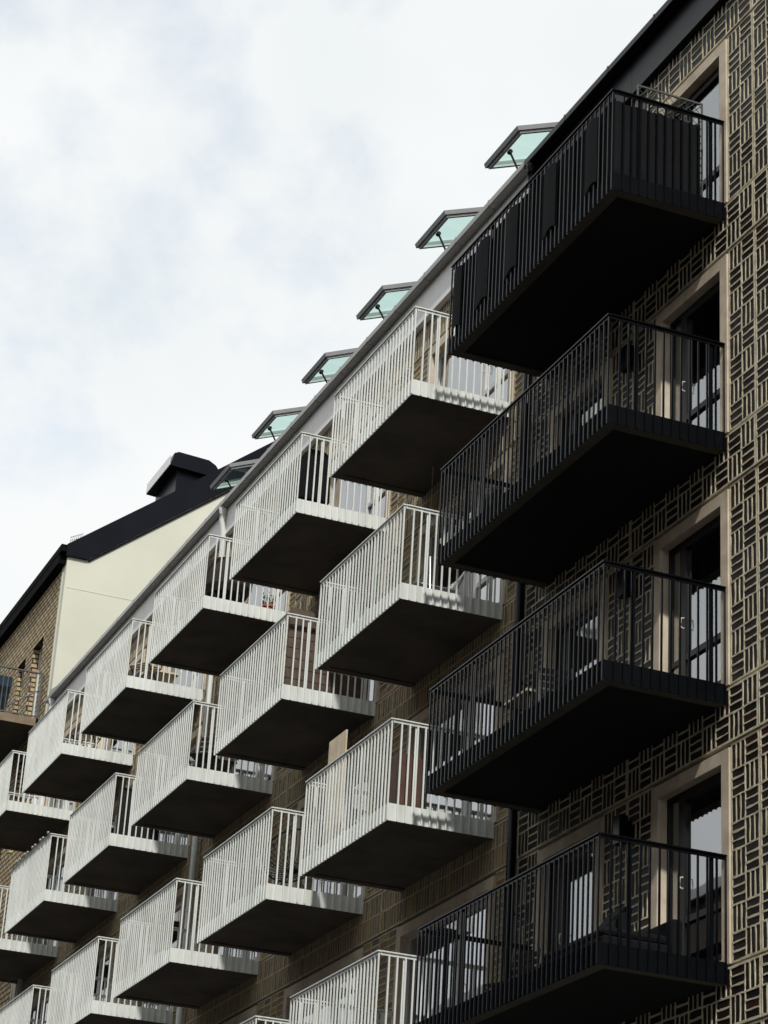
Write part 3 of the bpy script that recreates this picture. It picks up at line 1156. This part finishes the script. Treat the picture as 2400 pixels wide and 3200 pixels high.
def table(x, y, k, label, top, w_=.6, d_=.6, h_=.72):
    t = thing('table', label, 'table', (x, y, FL(k)))
    z = FL(k)
    part('table_top', MB().box(x - w_ / 2, x + w_ / 2, y - d_ / 2, y + d_ / 2, z + h_ - .03, z + h_), top, t)
    for sx in (-1, 1):
        for sy in (-1, 1):
            part('leg', MB().tube([(x + sx * (w_ / 2 - .05), y + sy * (d_ / 2 - .05), z), (x + sx * (w_ / 2 - .06), y + sy * (d_ / 2 - .06), z + h_ - .031)], .014, 8), 'grey_rail', t)
def chair(x, y, k, rz, label, seat, frame):
    t = thing('chair', label, 'chair', (x, y, FL(k)), rz=rz)
    P = lambda nm, mb, mat: part(nm, mb, mat, t, False)
    m = MB()
    for q in range(5):
        m.box(-.21, .21, -.21 + q * .085, -.14 + q * .085, .44, .455)
    P('seat', m, seat)
    m = MB()
    for q in range(4):
        m.box(-.20, .20, .235 + q * .012, .25 + q * .012, .56 + q * .09, .62 + q * .09)
    P('backrest', m, seat)
    for sx in (-1, 1):
        P('leg', MB().tube([(sx * .21, -.24, 0), (sx * .20, .20, .45), (sx * .20, .28, .92)], .012, 7), frame)
        P('leg', MB().tube([(sx * .22, .25, 0), (sx * .22, -.18, .45)], .012, 7), frame)

table(-3.2, -.62, 2, 'small table with an orange-brown top on the third black balcony', 'wood_pale')
chair(-2.35, -.75, 2, 1.4, 'dark folding chair beside the small table on the third black balcony', 'sash_black', 'grey_rail')
# cushioned seat on the lowest black balcony
t = thing('lounge_seat', 'dark cushioned lounge seat on the lowest black balcony in view', 'seat', (-1.1, -.7, FL(3)))
z = FL(3)
part('base', MB().box(-1.9, -.45, -1.15, -.40, z + .08, z + .22), 'fabric_dark', t, bevel=.02)
part('cushion', MB().box(-1.88, -.47, -1.13, -.42, z + .225, z + .32), 'fabric_dark', t, bevel=.04)
part('backrest', MB().box(-1.9, -.45, -.38, -.26, z + .08, z + .50), 'fabric_dark', t, bevel=.03)
part('pillow', MB().prism([(-1.02, .33), (-.80, .33), (-.78, .56), (-.84, .58)], -.95, -.55), 'fabric_dark', t).location = (0, 0, z)
for xx in (-1.85, -.52):
    for yy in (-1.08, -.34):
        part('leg', MB().box(xx - .02, xx + .02, yy - .02, yy + .02, z, z + .079), 'grey_rail', t)
# slim white broom near the door of that balcony
m = MB()
m.tube([(0, 0, 0), (0, 0, .62)], .010, 6)
m.tube([(0, 0, .62), (0.02, -.04, .95)], .016, 6)
m.lathe([(.0, 0), (.10, 0), (.10, .015), (.0, .015)], 14)
one('broom', m, 'cloth_white', 'thin white-handled broom standing against the pier on the lowest black balcony', 'broom', (-1.78, -.16, FL(3)))
table(-3.5, -.75, 1, 'low dark table on the second black balcony from the eaves', 'sash_black', .7, .5, .5)
chair(-3.9, -.55, 3, .4, 'black slatted chair at the far end of the lowest black balcony', 'sash_black', 'grey_rail')

# first white column
t = thing('wooden_screen', 'pale plank screen rising above the railing of a white balcony in the first column', 'screen', (WX[0] - 2.3, -1.0, FL(2)))
z = FL(2)
for q in range(5):
    x = WX[0] - 2.86 + q * .125
    part('plank', MB().box(x, x + .118, -1.20, -1.178, z, z + 1.66), 'wood_pale', t)
part('rail', MB().box(WX[0] - 2.86, WX[0] - 2.24, -1.176, -1.14, z + .3, z + .38), 'wood_pale', t)
part('rail', MB().box(WX[0] - 2.86, WX[0] - 2.24, -1.176, -1.14, z + 1.3, z + 1.38), 'wood_pale', t)
t = thing('cabinet', 'low red-brown wooden cabinet behind the end bars of a white balcony', 'cabinet', (WX[0] - .4, -.95, FL(2)))
part('carcass', MB().box(WX[0] - .95, WX[0] - .14, -1.25, -.98, z + .03, z + .72), 'wood_red', t)
for xx in (WX[0] - .54, WX[0] - .95):
    part('door', MB().box(xx + .01, xx + .40, -.978, -.96, z + .06, z + .69), 'wood_red', t)
for xx in (WX[0] - .92, WX[0] - .20):
    part('foot', MB().box(xx, xx + .04, -1.23, -1.0, z, z + .03), 'wood_red', t)
# lounger frame and white parasol on the second white balcony of the first column
z = FL(1)
t = thing('sun_lounger', 'bare steel tube lounger frame on the second white balcony of the first column', 'lounger', (WX[0] - .8, -.6, z))
m = MB()
for yy in (-.95, -.40):
    m.tube([(WX[0] - 1.7, yy, z), (WX[0] - 1.55, yy, z + .34), (WX[0] - .6, yy, z + .36), (WX[0] - .25, yy, z + .55), (WX[0] - .2, yy, z)], .013, 8)
m.tube([(WX[0] - .25, -.95, z + .55), (WX[0] - .25, -.40, z + .55)], .013, 8)
part('frame', m, 'steel', t)
m = MB()
m.prism([(-.94, .345), (-.41, .345), (-.41, .36), (-.94, .36)], WX[0] - 1.5, WX[0] - .65)
part('seat', m, 'cloth_white', t).location = (0, 0, z)
m = MB().prism([(-.72, .0), (-.20, .0), (-.20, .82)], -.06, .06)
one('folded_parasol', m, 'cloth_white', 'folded white cloth leaning against the door behind the second white balcony of the first column', 'cloth', (WX[0] - .75, .04, FL(1)))
m = MB()
m.tube([(0, 0, .09), (0, 0, .86)], .0025, 5)
m.lathe([(.0, -.06), (.035, -.045), (.052, 0), (.038, .04), (.018, .07), (.018, .10), (0, .10)], 14)
one('hanging_bulb', m, 'bulb', 'round glass bulb hanging from the slab above a white balcony of the first column', 'bulb', (-7.54, -.30, ZB[0] + .004 - .865), smooth=False)

# second white column
z = FL(0)
t = thing('barbecue', 'black covered barbecue behind the end bars of the top white balcony in the second column', 'barbecue', (WX[1] - .5, -.95, z))
part('cover', MB().prism([(-1.34, .12), (-.86, .12), (-.88, .86), (-1.0, .96), (-1.22, .96), (-1.32, .86)], WX[1] - 1.1, WX[1] - .18), 'fabric_dark', t, bevel=.03).location = (0, 0, z)
for xx in (WX[1] - 1.0, WX[1] - .28):
    for yy in (-1.26, -.94):
        part('leg', MB().tube([(xx, yy, z), (xx, yy, z + .13)], .02, 8), 'grey_rail', t)
z = FL(1)
t = thing('wooden_screen', 'brown board screen filling the end of the second white balcony in the second column', 'screen', (WX[1] - .16, -.7, z))
for q in range(8):
    part('board', MB().box(WX[1] - .17, WX[1] - .145, -1.36, -.06, z + .02 + q * .155, z + .165 + q * .155), 'wood_brown', t)
for yy in (-1.3, -.72, -.14):
    part('batten', MB().box(WX[1] - .205, WX[1] - .172, yy - .03, yy + .03, z, z + 1.25), 'wood_brown', t)
# round wire chair
z = FL(2)
cx_, cy_ = WX[1] - .62, -.86
t = thing('wire_chair', 'round black string chair behind the end bars of a white balcony', 'chair', (cx_, cy_, z))
ax = Vector((.25, .05, .97)).normalized()
hub = Vector((cx_ - .02, cy_, z + .40))
rim_pts = []
tilt = Matrix.Rotation(math.radians(-38), 3, 'Y')
for k in range(33):
    a = 2 * math.pi * k / 32
    p = tilt @ Vector((math.cos(a) * .47, math.sin(a) * .42, 0)) + Vector((cx_ - .08, cy_, z + .66))
    rim_pts.append(p)
part('rim', MB().tube(rim_pts, .013, 7, caps=False), 'sash_black', t)
m = MB()
for k in range(32):
    p = rim_pts[k]
    mid = p.lerp(hub, .5) + Vector((.03, 0, -.05))
    m.tube([p, mid, hub], .0055, 4, caps=False)
ring = [rim_pts[k].lerp(hub, .72) + Vector((.02, 0, -.04)) for k in range(33)]
m.tube(ring, .006, 5, caps=False)
part('strings', m, 'sash_black', t)
for a in (.4, 2.0, 3.6, 5.2):
    part('leg', MB().tube([hub + Vector((math.cos(a) * .10, math.sin(a) * .10, -.02)), (cx_ + math.cos(a) * .34, cy_ + math.sin(a) * .32, z)], .011, 7), 'sash_black', t)

# third white column
z = FL(0)
t = thing('planter_barrel', 'brown woven barrel planter at the end of the top white balcony in the third column', 'planter', (WX[2] - .55, -.92, z))
bx_, by_ = WX[2] - .58, -.88
m = MB().lathe([(.0, .30), (.33, .30), (.40, .42), (.42, .62), (.40, .84), (.385, .86), (.36, .86), (.36, .82), (0, .82)], 28, (bx_, by_, z))
part('barrel', m, 'rattan', t, smooth=False)
m = MB()
for a in range(4):
    an = a * math.pi / 2 + .5
    m.tube([(bx_ + .30 * math.cos(an), by_ + .30 * math.sin(an), z + .32), (bx_ + .24 * math.cos(an), by_ + .24 * math.sin(an), z)], .02, 7)
part('stand', m, 'sash_black', t)
t = thing('flower_pot', 'orange terracotta pot by the door of the top white balcony in the third column', 'pot', (WX[2] - .3, -.2, z))
m = MB().lathe([(0, 0), (.08, 0), (.11, .13), (.125, .13), (.125, .17), (.105, .17), (.10, .14), (0, .14)], 20, (WX[2] - .3, -.24, z))
part('pot', m, 'terracotta', t)
m = MB()
for k in range(60):
    a = random.uniform(0, 6.28)
    rr = random.uniform(.02, .16)
    p = Vector((WX[2] - .3 + rr * math.cos(a), -.24 + rr * math.sin(a), z + .15 + random.uniform(.0, .2)))
    d1 = Vector((random.uniform(-1, 1), random.uniform(-1, 1), random.uniform(-.3, 1))).normalized() * .05
    d2 = d1.cross(Vector((random.uniform(-1, 1), random.uniform(-1, 1), 1))).normalized() * .018
    m.quad([p, p + d1 * .5 + d2, p + d1, p + d1 * .5 - d2])
part('foliage', m, 'leaf', t)
chair(WX[2] - .75, -.95, 1, .9, 'dark folding chair on the second white balcony in the third column', 'sash_black', 'sash_black')
table(WX[2] - 1.5, -.55, 1, 'small dark table on the second white balcony in the third column', 'sash_black', .6, .6, .62)
# fourth and fifth columns
chair(WX[3] - .6, -.95, 0, .5, 'pale slatted chair on the top white balcony in the fourth column', 'wood_pale', 'sash_black')
table(WX[3] - 1.3, -.5, 0, 'pale topped table on the top white balcony in the fourth column', 'wood_pale', .6, .6, .6)
t = thing('wooden_screen', 'black board screen at the end of the second white balcony in the fourth column', 'screen', (WX[3] - .2, -.7, FL(1)))
for q in range(6):
    part('board', MB().box(WX[3] - .20, WX[3] - .18, -1.30, -.5, FL(1) + .02 + q * .15, FL(1) + .165 + q * .15), 'sash_black', t)
part('batten', MB().box(WX[3] - .235, WX[3] - .202, -1.2, -1.14, FL(1), FL(1) + .92), 'sash_black', t)
part('batten', MB().box(WX[3] - .235, WX[3] - .202, -.64, -.58, FL(1), FL(1) + .92), 'sash_black', t)
chair(WX[4] - .7, -.8, 0, .8, 'pale folding chair on the top white balcony in the fifth column', 'wood_pale', 'sash_black')
# string of party lights along one handrail
t = thing('string_lights', 'string of small round bulbs along a white handrail in the fifth column', 'string lights', (WX[4] - 1.4, -1.46, ZB[1] + RAIL))
m = MB()
pts = []
for k in range(41):
    q = k / 40
    pts.append((WX[4] - .02 - 2.9 * q, -1.468, ZB[1] + RAIL + .012 + .012 * math.sin(k * 1.57)))
m.tube(pts, .006, 5)
part('cable', m, 'sash_black', t)
for k in range(9):
    p = pts[2 + k * 4 + (k % 2)]
    b = MB().lathe([(0, -.0), (.018, .004), (.028, .03), (.02, .055), (0, .062)], 10, (p[0], p[1], p[2] + .004))
    part('bulb', b, 'lamp_bulb', t)
# blue chair with a throw on the far balcony
z = 19.08 + .171
t = thing('deck_chair', 'blue cloth deck chair on the dark grey balcony of the far block', 'chair', (-32.2, -1.0, z))
m = MB()
prof_ = [(-32.5, .18), (-32.1, .25), (-31.75, .30), (-31.5, .62), (-31.3, 1.0)]
for k in range(len(prof_) - 1):
    a, b = prof_[k], prof_[k + 1]
    m.quad([(a[0], -1.25, z + a[1]), (b[0], -1.25, z + b[1]), (b[0], -.75, z + b[1]), (a[0], -.75, z + a[1])])
    m.quad([(a[0], -1.25, z + a[1] - .03), (a[0], -.75, z + a[1] - .03), (b[0], -.75, z + b[1] - .03), (b[0], -1.25, z + b[1] - .03)])
m.quad([(-32.5, -1.26, z + .02), (-31.8, -1.26, z + .02), (-31.75, -1.26, z + .29), (-32.1, -1.26, z + .24), (-32.5, -1.26, z + .17)])
part('cloth', m, 'cloth_blue', t)
for yy in (-1.27, -.73):
    part('leg', MB().tube([(-32.5, yy, z), (-31.31, yy, z + 1.0)], .015, 6), 'wood_pale', t)
    part('leg', MB().tube([(-31.3, yy, z), (-32.1, yy, z + .30)], .015, 6), 'wood_pale', t)

# keep every label, drop leftovers
for o in bpy.data.objects:
    if o.get('label') == '':
        del o['label']
